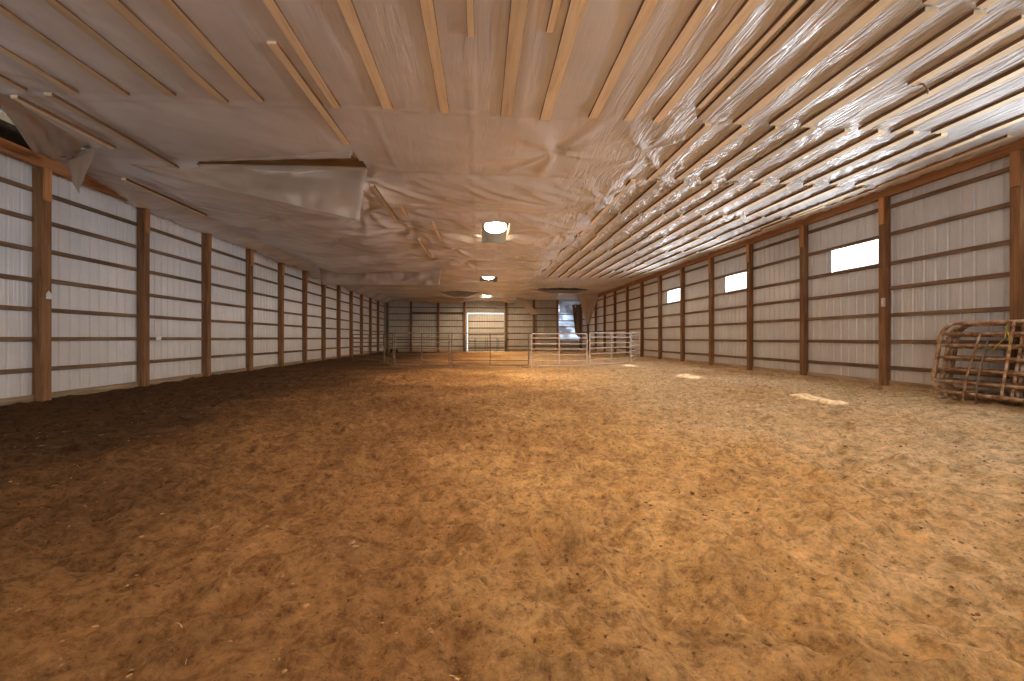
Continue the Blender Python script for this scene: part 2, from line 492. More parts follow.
# roof: two pitched planes
bm = bmesh.new()
for side in (-1, 1):
    x0 = XL-.5 if side < 0 else XR+.5
    z0 = 5.17
    v = [bm.verts.new(p) for p in ((x0, YB-.4, z0), (.48, YB-.4, 8.2), (.48, YF+.5, 8.2), (x0, YF+.5, z0),
                                   (x0, YB-.4, z0+.06), (.48, YB-.4, 8.26), (.48, YF+.5, 8.26), (x0, YF+.5, z0+.06))]
    for q in ((0, 1, 2, 3), (4, 5, 6, 7), (0, 1, 5, 4), (2, 3, 7, 6), (0, 3, 7, 4), (1, 2, 6, 5)):
        bm.faces.new([v[i] for i in q])
bmesh.ops.recalc_face_normals(bm, faces=bm.faces)
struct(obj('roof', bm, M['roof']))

# windows
for i, (y0, y1) in enumerate(WIN):
    e = struct(empty(f'window_{i+1}', (XR, (y0+y1)/2, WZ0)))
    w, h = (y1-y0)/2, WZ1-WZ0
    bm = bmesh.new()
    t = .022
    box(bm, -.02, .05, -w, w, -t/2, t/2); box(bm, -.02, .05, -w, w, h-t/2, h+t/2)
    box(bm, -.02, .05, -w-t/2, -w+t/2, 0, h); box(bm, -.02, .05, w-t/2, w+t/2, 0, h)
    obj('window_frame', bm, M['frame'], e)
    obj('pane', boxbm(.012, .018, -w, w, 0, h), M['pane'], e)
    l = bpy.data.lights.new('window_daylight', 'AREA'); l.shape = 'RECTANGLE'
    l.size, l.size_y = h, y1-y0
    l.energy = 130 if i < 3 else 190; l.color = (.84, .92, 1.0)
    lo = link(bpy.data.objects.new('window_daylight', l))
    lo.location = (XR+.09, (y0+y1)/2, (WZ0+WZ1)/2); lo.rotation_euler = (0, PI/2, 0)

# baseboards (grade boards) along the bottoms of the walls
for nm, a in (('baseboard_left', (XL+.002, XL+.045, YB, YF)), ('baseboard_right', (XR-.045, XR-.002, YB, YF))):
    z = -.15 if 'left' in nm else -.05
    struct(obj(nm, boxbm(*a, z, z+.30, bev=.006), M['board']))
struct(obj('baseboard_far', boxbm(XL+.1, DX0-.1, YF-.05, YF-.004, -.15, .20, bev=.006), M['board']))
struct(obj('baseboard_far_beyond_door', boxbm(DX1+.1, XR-.1, YF-.05, YF-.004, -.12, .22, bev=.006), M['board']))
# eave beams, and a dark strip added above the left one
struct(obj('trim_1', boxbm(-8.47, -8.35, 2.0, YF-.2, 4.50, 4.74, bev=.006), M['beam']))
struct(obj('attic_shade_strip', boxbm(-8.525, -8.485, 2.0, YF-.2, 4.76, 5.12), M['roof']))  # dark strip added over the lit sheeting to imitate attic shade
struct(obj('trim_2', boxbm(9.37, 9.48, 2.0, YF-.2, 4.50, 4.72, bev=.006), M['beam']))

# ------------------------------------------------------------------ posts
LPY = [8.77 + 2.44*i for i in range(12)]
RPY = [6.63 + 2.44*i for i in range(13)]
FPX = [-8.22, -6.15, -3.72, -1.38, 2.40, 4.97, 7.16, 9.30]

def make_post(name, wx, wy, top, side, face):
    """face: 'x+' etc direction to the room"""
    e = empty(name)
    bm = boxbm(-wx/2, wx/2, -wy/2, wy/2, -.15, top, bev=.008)
    obj('shaft', bm, M['post'], e)
    if face == 'x+':
        b = boxbm(wx/2, wx/2+.035, -wy/2+.01, wy/2-.03, top-.62, top-.004, bev=.005)
    elif face == 'x-':
        b = boxbm(-wx/2-.035, -wx/2, -wy/2+.01, wy/2-.03, top-.62, top-.004, bev=.005)
    else:
        b = None
    if b: obj('bracket_block', b, M['scab'], e)
    return e
pl = make_post('wall_post', .18, .19, 4.50, 0, 'x+')
for i, y in enumerate(LPY):
    p = pl if i == 0 else copy_tree(pl)
    p.location = (-8.44, y, 0)
    which = ['with a white tag nailed at eye height, first visible post from camera', ][0] if i == 0 else f'{ORD[i+1]} from the camera'
    tag(p, f'brown timber post of the left wall, {ORD[i+1]} counted into the barn' if i else 'brown timber post of the left wall carrying a small white house-shaped tag', 'post', 'timber posts of the left wall')
pr = make_post('wall_post', .15, .16, 4.50, 0, 'x-')
for i, y in enumerate(RPY):
    p = pr if i == 0 else copy_tree(pr)
    p.location = (9.42, y, 0)
    lab = f'brown timber post of the windowed right wall, {ORD[i+1]} counted into the barn'
    if i == 0: lab = 'brown timber post behind the leaning rusty panels at the right wall'
    if i == 1: lab = 'brown timber post with a pale switch box beside the largest window'
    tag(p, lab, 'post', 'timber posts of the right wall')
pf = make_post('wall_post', .19, .15, 4.9, 0, None)
FAR_LAB = ['in the far corner by the left wall', 'second from the left corner', 'third from the left corner',
           'along the left edge of the bright door', 'along the right edge of the bright door', 'between the door and the bay hung with silvery sheet',
           'along the left edge of the bay hung with silvery sheet', 'in the far corner by the right wall']
for i, x in enumerate(FPX):
    p = pf if i == 0 else copy_tree(pf)
    p.location = (x, YF-.14, 0)
    tag(p, 'dark far wall post, ' + FAR_LAB[i], 'post', 'timber posts of the far wall')

# ------------------------------------------------------------------ girts (horizontal boards between the posts)
GL = [.63, 1.21, 1.78, 2.35, 2.93, 3.51, 4.06]
GR = [.54, 1.145, 1.77, 2.37, 2.95, 3.64, 4.27]
def girt_mesh(L, axis):
    bm = bmesh.new()
    if axis == 'y': box(bm, -.022, .022, -L/2, L/2, -.042, .042, bev=.005)
    else: box(bm, -L/2, L/2, -.022, .022, -.042, .042, bev=.005)
    me = bpy.data.meshes.new('wall_girt'); bm.to_mesh(me); bm.free()
    return me
M['girt_y'] = wood('dusty_timber_long', (.10, .058, .032), (.18, .108, .062), (.27, .18, .11), axis=1, spread=.4)
def girts(ys, X, zs, posts_w, wall, first_label):
    L = 2.44-posts_w
    me = girt_mesh(L, 'y'); me.materials.append(M['girt_y'])
    for b in range(len(ys)+1):
        y0 = ys[b-1] if b > 0 else ys[0]-2.44
        y1 = ys[b] if b < len(ys) else YF-.1
        for k, z in enumerate(zs):
            if y1-y0 > 2.40: m_ = me
            else:
                m_ = girt_mesh(y1-y0-posts_w, 'y'); m_.materials.append(M['girt_y'])
            o = link(bpy.data.objects.new('wall_girt', m_))
            o.location = (X, (y0+y1)/2, z + R.uniform(-.012, .012))
            o.rotation_euler = (R.uniform(-.004, .004), 0, 0)
            bay = f'{wall} bay before its first post' if b == 0 else (f'{wall} bay just past its {ORD[b]} post' if b < len(ys) else f'last {wall} bay at the far corner')
            tag(o, f'{ORD[k+1]} dusty board up from the dirt, {bay}', 'wall board', f'horizontal boards of the {wall}')
girts(LPY, XL+.024, GL, .20, 'left wall', '')
girts(RPY[:], XR-.024, GR, .17, 'right wall', '')
GF = [.50, 1.10, 1.68, 2.27, 2.84, 3.42, 4.0]
def bay_words(b):
    return ['far wall bay at the left corner', 'far wall bay second from the left corner', 'far wall bay just left of the bright door',
            'far wall bay of the bright door', 'far wall bay just right of the bright door', 'far wall bay just left of the silvery sheet', 'far wall bay hung with silvery sheet'][b]
for b in range(7):
    x0, x1 = FPX[b]+.1, FPX[b+1]-.1
    me = girt_mesh(x1-x0, 'x'); me.materials.append(M['girt'])
    for k, z in enumerate(GF):
        if b == 3 and k < 6: continue
        o = link(bpy.data.objects.new('wall_girt', me))
        o.location = ((x0+x1)/2, YF-.026, z + R.uniform(-.012, .012))
        tag(o, f'{ORD[k+1]} dusty board up, {bay_words(b)}' if b != 3 else 'dusty board right above the bright door of the far wall', 'wall board', 'horizontal boards of the far wall')
o = obj('header_board', boxbm(-6.05, DX0-.3, YF-.22, YF-.18, 3.44, 3.58, bev=.005), M['girt'])
tag(o, 'thick dark header board running across two far wall bays before the door', 'board')

# ------------------------------------------------------------------ far door
d = struct(empty('door_1', (0, YF+.09, 0)))
bm = bmesh.new()
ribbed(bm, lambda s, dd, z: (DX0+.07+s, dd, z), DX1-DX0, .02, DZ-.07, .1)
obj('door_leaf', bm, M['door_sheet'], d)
for z in (.35, .95, 1.55, 2.15, 2.75):
    obj('door_rail', boxbm(DX0+.06, DX1, -.045, -.002, z-.045, z+.045, bev=.005), M['girt'], d)
obj('door_stile', boxbm(DX0+.06, DX0+.16, -.05, -.003, .05, DZ-.08, bev=.005), M['frame'], d)

# translucent bay in the far corner
struct(obj('window_6', boxbm(7.28, 9.32, YF+.02, YF+.026, 1.05, 3.62), M['fibreglass']))

# ------------------------------------------------------------------ plastic ceiling
YK = [8.95 + 2.45*k for k in range(-8, 14)]
def ceil_z(X, Y):
    t = ((Y-8.95)/2.45) % 1.0
    par = 4*t*(1-t)
    far = sstep(8.6, 9.3, Y)
    right = sstep(2.8, 3.6, X)
    left = 1-sstep(-3.9, -2.0, X)
    mid = (1-right)*(1-left)
    pins = .5 + .5*perlin(X*.35+5, Y*.25, 21)
    z = CEIL + 0*X
    z = z - mid*((1-far)*.025 + far*(.10 + .12*pins))*par
    z = z - right*.012*par
    z = z - left*((1-far)*.03*par + far*sstep(20.9, 20.2, Y)*sstep(-8.3, -6.4, X)*(.14 + .30*pins + .18*np.exp(-((X+5.8)/1.6)**2-((Y-17.5)/3)**2))*(.72+.28*par) + sstep(20.9, 21.2, Y)*.16*par)
    z = z - left*far*sstep(20.9, 20.2, Y)*.10*sstep(-7.9, -4, X)
    # folds
    a = .8*X + .45*Y; b = -.45*X + .8*Y
    amp = .010 + .012*right + .022*far*(1-right)
    z = z - (1-right)*amp*(ridge(a*.9, b*3.2, 31)*.6 + ridge(X*1.1+7, Y*1.6, 32)*.5)
    p_, q_ = .75*X - .65*Y, .65*X + .75*Y
    z = z + right*(far*.3+.7)*sstep(5.8, 7.2, Y)*(.035*np.clip(ridge(p_*3.6+.3*np.sin(q_*2), q_*.9, 33), 0, 1)**2 + .018*np.clip(ridge(p_*7, q_*1.6, 35), 0, 1)**2)
    z = z + right*(1-sstep(5.8, 7.2, Y))*.022*np.clip(ridge((X+.14*Y)*3.4, Y*.5, 36), 0, 1)**2
    z = z - (1-right)*far*.035*perlin(X*.9, Y*.9, 34)
    # star creases around the pinned points
    for px, py, s, k in ((1.4, 7.75, 1.1, 7), (2.9, 9.9, 1.2, 6), (-2.1, 13.2, 1.5, 7), (-2.4, 9.2, 1.0, 6), (-1.9, 17.6, 1.4, 7), (3.1, 7.6, 1.0, 6), (-4.6, 14.0, 1.2, 5), (2.6, 13.6, 1.2, 6), (-.6, 19.0, 1.2, 6), (-3.0, 11.2, 1.4, 8), (-1.0, 16.0, 1.2, 7), (-5.2, 11.5, 1.2, 6)):
        dx, dy = X-px, Y-py
        r = np.sqrt(dx*dx+dy*dy) + 1e-6
        th = np.arctan2(dy, dx)
        w = np.abs(np.sin(th*k/2 + np.sin(th*2+px)*1.2))**6
        z = z - .07*w*np.exp(-r/s)*sstep(.0, .25, r) + .03*np.exp(-(r/.35)**2)
    # fold lines left from the roll
    for cx in (-.12, .62, 1.9, -1.7):
        z = z - .010*np.exp(-((X-cx-.02*np.sin(Y))/.03)**2)
    # tucked down onto the eave beams
    z = z - (.25 + .07*perlin(Y*.6, Y*0+3.3, 8))*sstep(-7.5, -8.25, X)*sstep(9.2, 11.2, Y)
    z = z - .02*(1-right)*np.exp(-((Y-6.52-.03*np.sin(X*3))/.04)**2)
    z = np.where(X < -8.2, np.minimum(z, 4.76), z)
    z = z - .05*sstep(8.8, 9.3, X)
    return z

def poly_in(X, Y, poly):
    inside = np.zeros_like(X, bool); n = len(poly)
    for i in range(n):
        x0, y0 = poly[i]; x1, y1 = poly[(i+1) % n]
        c = ((y0 > Y) != (y1 > Y)) & (X < (x1-x0)*(Y-y0)/(y1-y0+1e-12)+x0)
        inside ^= c
    return inside
HOLES = [
    [(.35, 1.3), (1.35, 1.3), (1.35, 3.9), (.35, 3.9)],
    [(0, -7.2), (1, -7.2), (1, -4.8), (0, -4.8)],
    [(.06, 12.15), (.90, 12.15), (.90, 14.65), (.06, 14.65)],
    [(.0, 22.9), (1.0, 22.9), (1.0, 24.9), (.0, 24.9)],
    [(.05, 32.9), (1.1, 32.9), (1.1, 34.9), (.05, 34.9)],
    [(-5.6, 8.70), (-2.32, 7.95), (-2.30, 8.84), (-5.6, 8.84)],
    [(-8.7, 2), (-7.0, 2), (-6.75, 6.3), (-7.0, 8.15), (-7.9, 8.72), (-8.7, 8.72)],
    [(4.0, 29.6), (5.2, 29.0), (6.6, 28.9), (8.0, 29.7), (6.6, 30.3), (5.2, 30.4)],
    [(-2.6, 31.0), (-1.4, 30.5), (-.4, 31.0), (-1.4, 31.6)],
]
def build_ceiling():
    xs = np.arange(-8.46, 9.42, .06)
    ys = list(np.arange(-8.0, 2.4, .5)); y = 2.5
    while y < 38.25:
        ys.append(y); y += .055 if y < 12 else .055 + (y-12)*.005
    ys = np.array(ys)
    X, Y = np.meshgrid(xs, ys)
    Z = ceil_z(X, Y)
    ny, nx = X.shape
    idx = np.arange(nx*ny).reshape(ny, nx)
    cx, cy = (X[:-1, :-1]+X[1:, 1:])/2, (Y[:-1, :-1]+Y[1:, 1:])/2
    keep = np.ones_like(cx, bool)
    for p in HOLES: keep &= ~poly_in(cx, cy, p)
    f = np.stack([idx[:-1, :-1], idx[1:, :-1], idx[1:, 1:], idx[:-1, 1:]], -1)[keep]
    o = raw('ceiling', np.stack([X.ravel(), Y.ravel(), Z.ravel()], 1).tolist(), f.reshape(-1, 4).tolist(), M['plastic'], smooth=True)
    struct(o)
build_ceiling()

# battens
BAT = {}
def batten(x, y0, y1, w, label, z=None, tilt=0.0, skew=0.0, t=.050):
    L = round(y1-y0, 2)
    key = (L, w, t)
    if key not in BAT:
        bm = boxbm(-w/2, w/2, -L/2, L/2, -t, 0, bev=.004)
        me = bpy.data.meshes.new('ceiling_batten'); bm.to_mesh(me); bm.free(); me.materials.append(M['pine']); me.materials.append(M['dark_side'])
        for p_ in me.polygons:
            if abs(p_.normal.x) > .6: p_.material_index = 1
        BAT[key] = me
    o = link(bpy.data.objects.new('ceiling_batten', BAT[key]))
    if z is None:
        yy = np.linspace(y0, y1, 9)
        z = CEIL - .004
    o.location = (x, (y0+y1)/2, z)
    o.rotation_euler = (tilt, 0, skew)
    tag(o, label, 'wood strip', 'pine battens under the plastic ceiling')
    return o
# nearest full row
ROW1 = [(-7.3, 4.4, 6.4, .10), (-6.35, 4.4, 6.35, .10), (-5.70, 3.9, 6.36, .12), (-5.02, 3.9, 6.36, .11), (-4.38, 3.9, 6.33, .13), (-3.75, 3.9, 6.45, .15), (-3.20, 3.9, 6.37, .13),
        (-2.15, 3.9, 6.46, .12), (-1.38, 3.9, 6.43, .15), (-.54, 3.9, 6.48, .14), (.41, 3.9, 6.49, .18), (1.02, 3.9, 6.57, .17),
        (1.76, 3.9, 6.45, .15), (2.34, 3.9, 6.47, .15), (2.81, 3.9, 6.49, .14), (3.28, 3.9, 6.05, .09), (3.48, 3.9, 6.35, .14), (4.15, 3.9, 6.45, .17),
        (4.75, 4.06, 6.44, .16), (5.31, 4.06, 6.46, .16), (5.89, 4.08, 5.28, .14), (6.33, 4.0, 6.48, .15), (6.97, 4.0, 6.54, .15), (7.66, 4.0, 6.49, .14), (8.50, 4.0, 6.52, .13)]
for i, (x, y0, y1, w) in enumerate(ROW1):
    batten(x, y0, y1, w, f'pale pine batten, {ORD[i+1]} from the left wall in the front overhead row', skew=R.uniform(-.008, .008))
batten(-.10, 3.0, 4.82, .08, 'narrow pine batten ending short above the gap left of the widest overhead batten', skew=0)
batten(.79, 3.0, 4.68, .09, 'narrow pine batten ending short just right of the widest overhead batten', skew=0)
batten(-2.39, 5.1, 7.65, .12, 'long pine batten crossing from the front row towards the torn plastic gap', skew=-.03)
for k, (x, w) in enumerate(((3.95, .13), (4.62, .14), (5.22, .14), (5.80, .14), (6.5, .13), (7.15, .13))):
    batten(x, 2.1, 3.98, w, f'pine batten, {ORD[k+1]} in the partial row above the camera on the window side', skew=R.uniform(-.01, .01))
# rows two and up on the window side
for r in range(2, 9):
    y0 = 6.45 + 2.45*(r-2) + (.06 if r > 2 else .04); y1 = y0+2.45
    start = 3.68 if r == 2 else 3.32
    n = 10 if r == 2 else 10
    for k in range(n):
        x = start + .605*k + R.uniform(-.05, .05) + (.03 if r % 2 else 0)
        if x > 9.2: continue
        if r == 2 and k == 0: pass
        batten(x, y0 + R.uniform(0, .06), y1 - R.uniform(.02, .12), .125 + R.uniform(-.015, .015),
               f'pale pine batten, {ORD[k+1]} towards the windows in the {ORD[r]} row of the window side', skew=R.uniform(-.012, .012))
batten(3.0, 9.75, 11.9, .12, 'lone pine batten standing at the inner edge of the window-side rows', skew=-.02)
for k, (x, y0, y1) in enumerate(((9.15, 7.8, 10.2), (8.98, 10.3, 12.7), (9.1, 12.8, 15.2))):
    batten(x, y0, y1, .10, f'thin pine strip, {ORD[k+1]} of three along the window wall eave', skew=.01)
# loose and scattered ones on the other side
LOOSE = [(-6.02, 6.32, 8.87, .11, 'pine batten running back from the torn corner towards the sagging plastic'),
         (-6.55, 6.43, 8.03, .10, 'short pine batten beside the torn corner hole of the plastic'),
         (-7.26, 9.15, 11.7, .10, 'thin pine batten along the sagging plastic over the left wall'),
         (-2.27, 9.02, 11.7, .11, 'pine batten with staples along the edge of the torn gap'),
         (-2.01, 10.2, 12.95, .10, 'pine batten tilted beside the stapled one past the torn gap'),
         (-1.32, 12.25, 14.8, .11, 'yellow pine batten standing alone left of the first ceiling lamp'),
         (-1.98, 14.0, 17.25, .09, 'pine batten half covered by loose plastic beyond the lone one')]
for x, y0, y1, w, lab in LOOSE:
    batten(x, y0, y1, w, lab, skew=R.uniform(-.02, .03), z=float(ceil_z(np.array([x]), np.array([(y0+y1)/2]))[0])-.03)
batten(.02, 12.1, 14.7, .09, 'pine batten framing the first ceiling lamp on the left', z=CEIL-.01)
batten(.94, 12.1, 14.7, .09, 'pine batten framing the first ceiling lamp on the right', z=CEIL-.01)

# a bent metal strap under the front row
o = obj('bent_strap', tube(bmesh.new(), [(5.93, 5.32, 4.70), (5.96, 5.20, 4.66), (6.05, 5.22, 4.60), (6.10, 5.26, 4.57)], .010, 6), M['dark_pipe'])
tag(o, 'short dark bent strap hanging off the end of a ceiling batten', 'strap')

# ------------------------------------------------------------------ hanging plastic
def sheet_patch(name, corners, label, nu=24, nv=16, wr=.03, seed=0, mat='flap', belly=.0, thick=.003):
    """bilinear patch over four corners with folds, given a real thickness"""
    A, B, C_, D = [np.array(c, float) for c in corners]     # A-B top edge, D-C bottom edge
    u, v = np.meshgrid(np.linspace(0, 1, nu+1), np.linspace(0, 1, nv+1))
    P = (A[None, None]*((1-u)*(1-v))[..., None] + B*(u*(1-v))[..., None] + C_*(u*v)[..., None] + D*((1-u)*v)[..., None])
    n = np.cross(B-A, D-A); n = n/np.linalg.norm(n)
    W = np.linalg.norm(B-A)
    f = wr*(perlin(u*W*1.6+seed, v*2.2, seed) + .7*ridge(u*W*3+seed, v*1.2+u, seed+1)*.5)*np.minimum(1, v*4)
    f = f + belly*np.sin(PI*u)*v
    P = P + n[None, None]*f[..., None]
    P[..., 2] -= 0.0
    idx = np.arange((nu+1)*(nv+1)).reshape(nv+1, nu+1)
    fc = np.stack([idx[:-1, :-1].ravel(), idx[:-1, 1:].ravel(), idx[1:, 1:].ravel(), idx[1:, :-1].ravel()], 1)
    o = raw(name, P.reshape(-1, 3).tolist(), fc.tolist(), M[mat], smooth=True)
    md = o.modifiers.new('thickness', 'SOLIDIFY'); md.thickness = thick
    tag(o, label, 'plastic sheet', 'torn and hanging pieces of the plastic ceiling')
    return o
sheet_patch('torn_plastic_flap', [(-7.0, 8.82, 4.70), (-2.30, 8.83, 4.76), (-2.47, 8.80, 3.63), (-6.5, 8.84, 4.52)],
            'big torn plastic flap hanging down below the dark ceiling gap', 48, 24, .06, 3)
sheet_patch('crumpled_plastic_flap', [(-5.75, 8.74, 4.72), (-2.34, 7.93, 4.73), (-2.38, 7.94, 4.57), (-5.6, 8.70, 4.71)],
            'small crumpled shiny plastic flap on the edge of the dark ceiling gap', 44, 10, .035, 9)
sheet_patch('torn_plastic_flap', [(-7.9, 8.62, 4.62), (-6.98, 8.2, 4.70), (-7.62, 8.60, 4.05), (-7.70, 8.66, 4.02)],
            'small pointed plastic flap hanging by the tagged post', 14, 14, .03, 14)
sheet_patch('torn_plastic_flap', [(-6.70, 6.2, 4.72), (-6.98, 8.05, 4.71), (-7.72, 8.50, 4.60), (-7.95, 8.15, 4.50)],
            'loose plastic drape over the eave beam at the torn front corner', 24, 16, .06, 17)
sheet_patch('plastic_curtain', [(-7.75, 20.9, 4.66), (-1.9, 20.75, 4.62), (-1.95, 20.8, 3.83), (-7.65, 21.0, 3.82)],
            'long plastic curtain hanging straight across the barn beyond the sagging part', 60, 14, .10, 23, belly=.1)
sheet_patch('drooping_plastic_edge', [(3.6, 29.4, 4.66), (8.2, 29.4, 4.66), (6.9, 29.1, 4.38), (5.1, 29.1, 4.36)],
            'drooping plastic lip below the dark lens-shaped gap near the far end', 30, 10, .03, 31)
sheet_patch('drooping_plastic_edge', [(-3.0, 31.2, 4.66), (.2, 31.2, 4.66), (-.9, 30.8, 4.25), (-1.9, 30.8, 4.22)],
            'drooping plastic bulge beside the farthest ceiling lamp', 26, 10, .03, 35)
sheet_patch('plastic_strip', [(3.0, 34.6, 4.6), (3.5, 34.7, 4.6), (5.0, 34.6, 3.25), (4.2, 34.6, 3.15)],
            'narrow torn plastic strip slanting down before the far wall', 8, 16, .05, 39)
sheet_patch('plastic_curtain', [(7.55, 31.8, 4.6), (9.2, 31.8, 4.6), (8.5, 31.9, 2.3), (8.2, 31.9, 2.4)],
            'torn plastic hanging in a point before the far right corner', 14, 24, .10, 43)
sheet_patch('drooping_plastic_edge', [(-6.5, 36.0, 4.6), (-1.2, 35.6, 4.6), (-1.7, 36.4, 4.2), (-6.2, 36.6, 4.35)],
            'low plastic edge sagging over the left half of the far wall', 30, 8, .06, 47)
sheet_patch('drooping_plastic_edge', [(-.9, 34.9, 4.62), (-.1, 34.9, 4.66), (-1.4, 35.6, 4.25), (-1.9, 35.6, 4.2)],
            'slanting lit plastic edge left of the farthest ceiling lamp', 14, 8, .02, 51)
sheet_patch('drooping_plastic_edge', [(1.0, 34.9, 4.66), (1.9, 34.9, 4.62), (3.1, 35.6, 4.25), (2.4, 35.6, 4.2)],
            'slanting lit plastic edge right of the farthest ceiling lamp', 14, 8, .02, 55)
sheet_patch('crumpled_sheet', [(7.26, 38.0, 4.6), (9.3, 38.0, 4.6), (9.0, 37.98, 3.45), (7.3, 37.98, 3.6)],
            'crumpled bright silvery sheet hanging over the top of the far corner bay', 30, 24, .20, 61, mat='fibreglass')
sheet_patch('torn_insulation_strip', [(8.45, 37.9, 4.3), (9.2, 37.9, 4.3), (9.1, 37.85, 1.3), (8.75, 37.85, 1.6)],
            'dark torn insulation strip hanging down the side of the far corner bay', 10, 24, .10, 67, mat='dark_pipe')

# ------------------------------------------------------------------ roof trusses seen through the gaps
def truss(y, label):
    e = empty('roof_truss', (0, y, 0))
    obj('bottom_chord', boxbm(-8.45, 9.42, -.02, .02, 4.78, 5.00, bev=.004), M['truss'], e)
    for s in (-1, 1):
        x0 = -8.4 if s < 0 else 9.36
        bm = boxbm(-.5, .5, -.02, .02, -.09, .09)
        p, q = Vector((x0, 0, 5.02)), Vector((.48, 0, 7.95))
        L = (q-p).length; a = math.atan2(q.z-p.z, q.x-p.x)
        bmesh.ops.scale(bm, vec=(L, 1, 1), verts=bm.verts)
        bmesh.ops.rotate(bm, cent=(0, 0, 0), matrix=Matrix.Rotation(-a, 3, 'Y'), verts=bm.verts)
        bmesh.ops.translate(bm, vec=(p+q)/2, verts=bm.verts)
        obj('top_chord', bm, M['truss'], e)
    for xa, xb, zb in ((-5.5, -4.0, 6.2), (-2.5, -4.0, 6.2), (-2.5, .48, 7.7), (3.4, .48, 7.7), (3.4, 4.9, 6.2), (6.4, 4.9, 6.2)):
        p, q = Vector((xa, 0, 4.98)), Vector((xb, 0, zb))
        L = (q-p).length; a = math.atan2(q.z-p.z, q.x-p.x)
        bm = boxbm(-L/2, L/2, -.02, .02, -.045, .045)
        bmesh.ops.rotate(bm, cent=(0, 0, 0), matrix=Matrix.Rotation(-a, 3, 'Y'), verts=bm.verts)
        bmesh.ops.translate(bm, vec=(p+q)/2, verts=bm.verts)
        obj('web', bm, M['truss'], e)
    tag(e, label, 'roof truss')
truss(9.02, 'brown timber roof truss glimpsed through the dark gap in the plastic')
truss(6.5, 'timber roof truss above the torn front corner of the plastic')

# ------------------------------------------------------------------ lamps
def make_lamp():
    e = empty('ceiling_lamp')
    obj('housing', lathe(bmesh.new(), [(.06, .60), (.13, .58), (.15, .34), (.10, .28)], 20), M['lamp_metal'], e, smooth=True)
    obj('collar', lathe(bmesh.new(), [(.10, .30), (.17, .27), (.19, .21), (.12, .20)], 24), M['lamp_metal'], e, smooth=True)
    g = bmesh.new()
    lathe(g, [(.03, -.15), (.14, -.145), (.25, -.11), (.32, -.05), (.35, .02), (.33, .08), (.26, .14), (.17, .19), (.1, .20)], 24)
    obj('globe', g, M['globe'], e, smooth=True)
    obj('hanger', tube(bmesh.new(), [(0, 0, .59), (0, 0, .95)], .012, 6), M['lamp_metal'], e)
    return e
lamp = make_lamp()
LAMPS = [(.50, 13.4, 4.77, 'glowing round ceiling lamp between two pine battens'),
         (.49, 24.05, 4.76, 'glowing ceiling lamp second into the barn'),
         (.58, 34.05, 4.73, 'glowing ceiling lamp right before the far door'),
         (.80, 2.6, 4.92, 'glowing ceiling lamp above the camera'),
         (.5, -6.0, 4.90, 'glowing ceiling lamp behind the camera')]
for i, (x, y, z, lab) in enumerate(LAMPS):
    l = lamp if i == 0 else copy_tree(lamp)
    l.location = (x, y, z)
    tag(l, lab, 'lamp', 'round lamps along the ceiling')

# ------------------------------------------------------------------ corral panels
def round_rect(L, H, z0, r, seg=6):
    pts = []
    for cx, cz, a0 in ((L-r, z0+r, -PI/2), (L-r, z0+H-r, 0), (r, z0+H-r, PI/2), (r, z0+r, PI)):
        for k in range(seg+1):
            a = a0 + PI/2*k/seg
            pts.append((cx+r*math.cos(a), 0, cz+r*math.sin(a)))
    return pts

def corral_panel(name, L, H, rails, mat, r=.022, z0=.11, uprights=(.5,), feet=True, corner=.16, flat=False):
    e = empty(name)
    obj('frame', tube(bmesh.new(), round_rect(L, H-z0, z0, corner), r, 8, closed=True), mat, e, smooth=True)
    for z in rails:
        obj('rail', tube(bmesh.new(), [(r, 0, z), (L-r, 0, z)], r*.9, 8), mat, e, smooth=True)
    for u in uprights:
        obj('upright', boxbm(L*u-.02, L*u+.02, -r*1.25, -r*.8, z0, H, bev=.003), mat, e)
    if feet:
        for x in (.14, L-.14):
            b = bmesh.new()
            tube(b, [(x-.12, 0, z0-.005), (x-.13, 0, .03), (x-.08, 0, .0), (x+.08, 0, .0), (x+.13, 0, .03), (x+.12, 0, z0-.005)], r*.75, 6)
            obj('foot', b, mat, e, smooth=True)
    for x in (-.006, L+.006):
        for za in (.35, 1.02):
            obj('pin_sleeve', tube(bmesh.new(), [(x, 0, za), (x, 0, za+.15)], r*1.25, 8), mat, e, smooth=True)
    return e

def place_between(e, p, q, z=None):
    e.location = (p[0], p[1], (fz(*p) if z is None else z))
    e.rotation_euler = (0, 0, math.atan2(q[1]-p[1], q[0]-p[0]))
PEN = [((-3.52, 17.73), (-1.27, 17.56), 'dark_pipe', 'brown round-pen panel across the far arena in front of the plain far bays', [.32, .56, .80, 1.05, 1.27]),
       ((-1.15, 17.55), (2.02, 17.30), 'dark_pipe', 'wide brown round-pen panel standing in front of the bright far door', [.30]),
       ((2.14, 17.29), (4.44, 17.09), 'galv', 'pale pipe round-pen panel standing just right of the far door', [.32, .56, .80, 1.02, 1.26]),
       ((4.56, 17.08), (6.98, 18.95), 'galv', 'pale pipe round-pen panel angling back toward the window wall', [.32, .56, .80, 1.02, 1.26]),
       ((7.04, 19.05), (8.55, 21.9), 'galv', 'pale pipe round-pen panel running along the window wall', [.32, .56, .80, 1.02, 1.26]),
       ((-3.62, 17.85), (-4.75, 21.3), 'dark_pipe', 'brown round-pen panel turning back toward the left wall', [.32, .56, .80, 1.02, 1.26]),
       ((-4.83, 21.55), (-6.85, 23.3), 'dark_pipe', 'brown pipe round-pen panel at the back of the pen by the left wall', [.32, .56, .80, 1.02, 1.26])]
for p, q, mat, lab, rails in PEN:
    L = math.hypot(q[0]-p[0], q[1]-p[1])
    e = corral_panel('corral_panel', L, 1.44, rails, M[mat], r=.021, corner=.07)
    place_between(e, p, q)
    tag(e, lab, 'fence panel', 'round pen panels')
